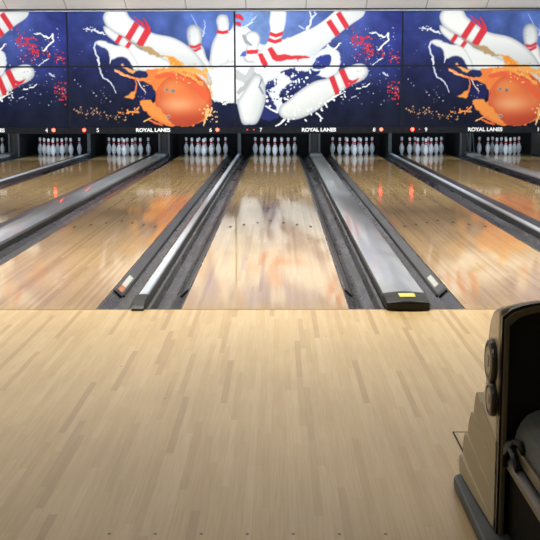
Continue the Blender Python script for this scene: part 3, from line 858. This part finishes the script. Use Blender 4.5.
b = bmesh.new(); prism_y(b, o3, -3.732, -3.721); fin2(b, 'rear_panel', M_inner)
# layered fins down the left side, each standing a little further out
APEX = [(-3.40, .392), (-3.335, .307), (-3.26, .213), (-3.20, .118)]
DROP = [.075, .07, .065, .05]
def fin_bm(k, xs, s):
    b = bmesh.new(); NU, NV = 24, 7
    ys, zs = APEX[k]; last = k == 3
    yn, zn = (-3.205, .046) if last else APEX[k + 1]
    grid = []
    for i in range(NU + 1):
        u = (i / NU) ** 1.5; row = []
        zt = zs - DROP[k] * u ** .8 - .016 * max(0, 1 - u / .05) ** 2
        zb = .048 if last else zn - DROP[k + 1] * u ** .8 - .02
        for v_ in [q / NV for q in range(NV + 1)]:
            y = (ys + .012 * min(1, v_ * 5)) * (1 - v_) + (yn + (.0 if last else .004)) * v_ if i == 0 else None
            yf = ys * (1 - v_) + yn * v_ + .006 * math.sin(PI * v_)
            y = yf + (-3.718 - yf) * u
            t = min(1, max(0, (y + 3.718) / .49))
            off = .001 + .005 * (k + 1) * t ** .8 - (0 if last else .0075 * v_ ** 2 * t ** .8)
            row.append((y, zt + (zb - zt) * v_, off))
        grid.append(row)
    O = [[b.verts.new((xs + s * o, y, z)) for y, z, o in row] for row in grid]
    I = [[b.verts.new((xs - s * .03, y, z)) for y, z, o in row] for row in grid]
    for i in range(NU):
        for v_ in range(NV):
            b.faces.new((O[i][v_], O[i][v_+1], O[i+1][v_+1], O[i+1][v_])); b.faces.new((I[i][v_], I[i+1][v_], I[i+1][v_+1], I[i][v_+1]))
        b.faces.new((O[i][0], O[i+1][0], I[i+1][0], I[i][0])); b.faces.new((O[i][NV], I[i][NV], I[i+1][NV], O[i+1][NV]))
    for v_ in range(NV):
        b.faces.new((O[0][v_], I[0][v_], I[0][v_+1], O[0][v_+1])); b.faces.new((O[NU][v_], O[NU][v_+1], I[NU][v_+1], I[NU][v_]))
    return b
for s, xs in ((-1, HX0), (1, HX1)):
    for k in range(4):
        fin2(fin_bm(k, xs, s), 'side_fin', M_fin)
    for (yc, zc, rr) in ((-3.645, .545, .066), (-3.672, .434, .052)):
        b = bmesh.new()
        lathe_axis(b, [(0, 0), (rr, 0), (rr, .010), (rr * .94, .016), (rr * .8, .018), (rr * .78, .014), (0, .014)], (xs + s * .0005, yc, zc), (s, 0, 0), 32)
        d = fin2(b, 'emblem_disc', M_disc, smooth=False)
        b = bmesh.new()
        lathe_axis(b, [(0, .0145), (rr * .7, .0145), (rr * .66, .0175), (rr * .3, .0175), (rr * .28, .019), (0, .0195)], (xs + s * .0005, yc, zc), (s, 0, 0), 32)
        finish(b, 'disc_face', M_discface, d)
# rubber base with rounded front
b = bmesh.new()
bx0, bx1 = .684, 1.16
pts = []
for k in range(9):
    a = k / 8 * PI / 2; pts.append((bx0 + .05 - .05 * math.cos(a), -3.195 - .05 + .05 * math.sin(a)))
for k in range(9):
    a = PI / 2 - k / 8 * PI / 2; pts.append((bx1 - .05 + .05 * math.cos(a), -3.195 - .05 + .05 * math.sin(a)))
pts += [(bx1, -5.5), (bx0, -5.5)]
lo = [b.verts.new((x, y, .0005)) for x, y in pts]; hi = [b.verts.new((x, y, .040)) for x, y in pts]
for k in range(len(pts)): b.faces.new((lo[k], lo[(k+1) % len(pts)], hi[(k+1) % len(pts)], hi[k]))
b.faces.new(lo[::-1]); b.faces.new(hi)
fin2(b, 'base', M_rubber, bevel=.008)
# ball rack running back towards the seats
YR = -3.752
b = bmesh.new(); box(b, .764, .776, -5.45, YR, .045, .246); fin2(b, 'rack_side', M_pitch)
b = bmesh.new(); box(b, 1.074, 1.086, -5.45, YR, .045, .246); fin2(b, 'rack_side', M_pitch)
b = bmesh.new(); box(b, .754, .770, -5.45, YR, .2465, .263); fin2(b, 'rack_edge', M_olive, bevel=.003)
b = bmesh.new(); tube(b, [(.757, -5.45, .285), (.757, YR - .04, .285)], .0145, 12); fin2(b, 'rail', M_tube, smooth=True)
b = bmesh.new(); box(b, .764, .774, -5.45, YR, .301, .334); fin2(b, 'rack_band', M_olive, bevel=.003)
b = bmesh.new()
cov = [(.7745, .30), (.7745, .345), (.779, .364), (.79, .388), (.808, .410), (.835, .424), (.88, .43), (1.0, .43), (1.04, .418), (1.072, .37), (1.073, .30)]
prism_y(b, cov, -5.45, YR)
fin2(b, 'rack_cover', M_cover, bevel=.012, segs=3)
b = bmesh.new()
prism_y(b, [(.742, .270), (.742, .312), (.752, .330), (.763, .334), (.763, .270)], -3.80, YR)
fin2(b, 'rack_nose', M_cover, bevel=.006, segs=3)
b = bmesh.new()
tube(b, [(.772, -3.90, .338), (.770, -3.86, .352), (.762, -3.83, .350), (.752, -3.815, .330), (.741, -3.81, .300), (.737, -3.81, .272)], .0105, 10)
tube(b, [(.752, -3.82, .326), (.752, -3.87, .318), (.750, -3.93, .300)], .0105, 10)
fin2(b, 'rail_hook', M_black, smooth=True)
tag(ret, 'beige and black ball return with round side discs and layered fins', 'ball return')

# floor hatch beside the ball return
b = bmesh.new(); box(b, .785, 1.12, -3.0, -2.605, .0004, .0012)
hat = finish(b, 'floor_hatch', M_app); tag(hat, 'flush wooden floor hatch beside the ball return', 'floor hatch')
b = bmesh.new(); box(b, .78, 1.125, -2.604, -2.597, .0004, .0018); box(b, .778, .7845, -3.0, -2.598, .0004, .0018)
finish(b, 'dark_joint', M_arrow, hat)

# ------------------------------------------------------------------ light
W = bpy.data.worlds.new('world'); S.world = W; W.use_nodes = True
W.node_tree.nodes['Background'].inputs[0].default_value = (1, .97, .92, 1)
W.node_tree.nodes['Background'].inputs[1].default_value = .05
def area(name, loc, target, sx, sy, power, col=(1, .97, .92), spread=None):
    l = bpy.data.lights.new(name, 'AREA'); l.shape = 'RECTANGLE'; l.size = sx; l.size_y = sy; l.energy = power; l.color = col
    o = bpy.data.objects.new(name, l); o.location = loc
    d = Vector(target) - Vector(loc)
    o.rotation_euler = d.to_track_quat('-Z', 'Y').to_euler()
    if spread: l.spread = math.radians(spread)
    return link(o)
for x_ in (-5, -.8, 3.4):
    area('ceiling_or_fill_lamp', (x_, 1.8, CZ - .06), (x_, 1.8, 0), 3.2, 1.2, 195, (1, .96, .89), 118)
area('ceiling_or_fill_lamp', (-4.6, -5.0, CZ - .06), (-4.6, -5.0, 0), 2.4, 1.0, 60, (1, .96, .9))  # added fill out of view, brightens the ball return's left side
for x_ in (-5.885, -2.495, .895, 4.285):
    area('masking_lamp', (x_, 6.8, CZ - .8), (x_, 16.1, 2.2), 2.6, .3, 285, (.95, .98, 1))
for c in LANES.values():
    area('pin_lamp', (c, 16.5, .72), (c, 18.6, .16), 1.0, .08, 15, (.70, .84, 1))

# ------------------------------------------------------------------ camera
f_, p_, yaw, roll, cx, ch, cd = 1116.65, .155112, .0079774, -.0023483, .0856, 1.33168, 6.91392
c_, s_ = math.cos(yaw), math.sin(yaw)
R = Vector((c_, s_, 0)); Yh = Vector((-s_, c_, 0)); Zv = Vector((0, 0, 1))
F = Yh * math.cos(p_) - Zv * math.sin(p_); U = Yh * math.sin(p_) + Zv * math.cos(p_)
R2 = R * math.cos(roll) + U * math.sin(roll); U2 = -R * math.sin(roll) + U * math.cos(roll)
cam = bpy.data.cameras.new('camera'); co = bpy.data.objects.new('camera', cam); COL.objects.link(co)
cam.sensor_width = 36; cam.lens = f_ / 540 * 36; cam.clip_end = 100
m = Matrix((R2, U2, -F)).transposed().to_4x4(); m.translation = (cx, -cd, ch)
co.matrix_world = m
S.camera = co
vs = S.view_settings
vs.view_transform = 'Standard'; vs.look = 'None'; vs.exposure = 0; vs.gamma = 1; vs.use_curve_mapping = False
S.cycles.max_bounces = 8; S.cycles.diffuse_bounces = 4; S.cycles.glossy_bounces = 4
S.cycles.use_denoising = True
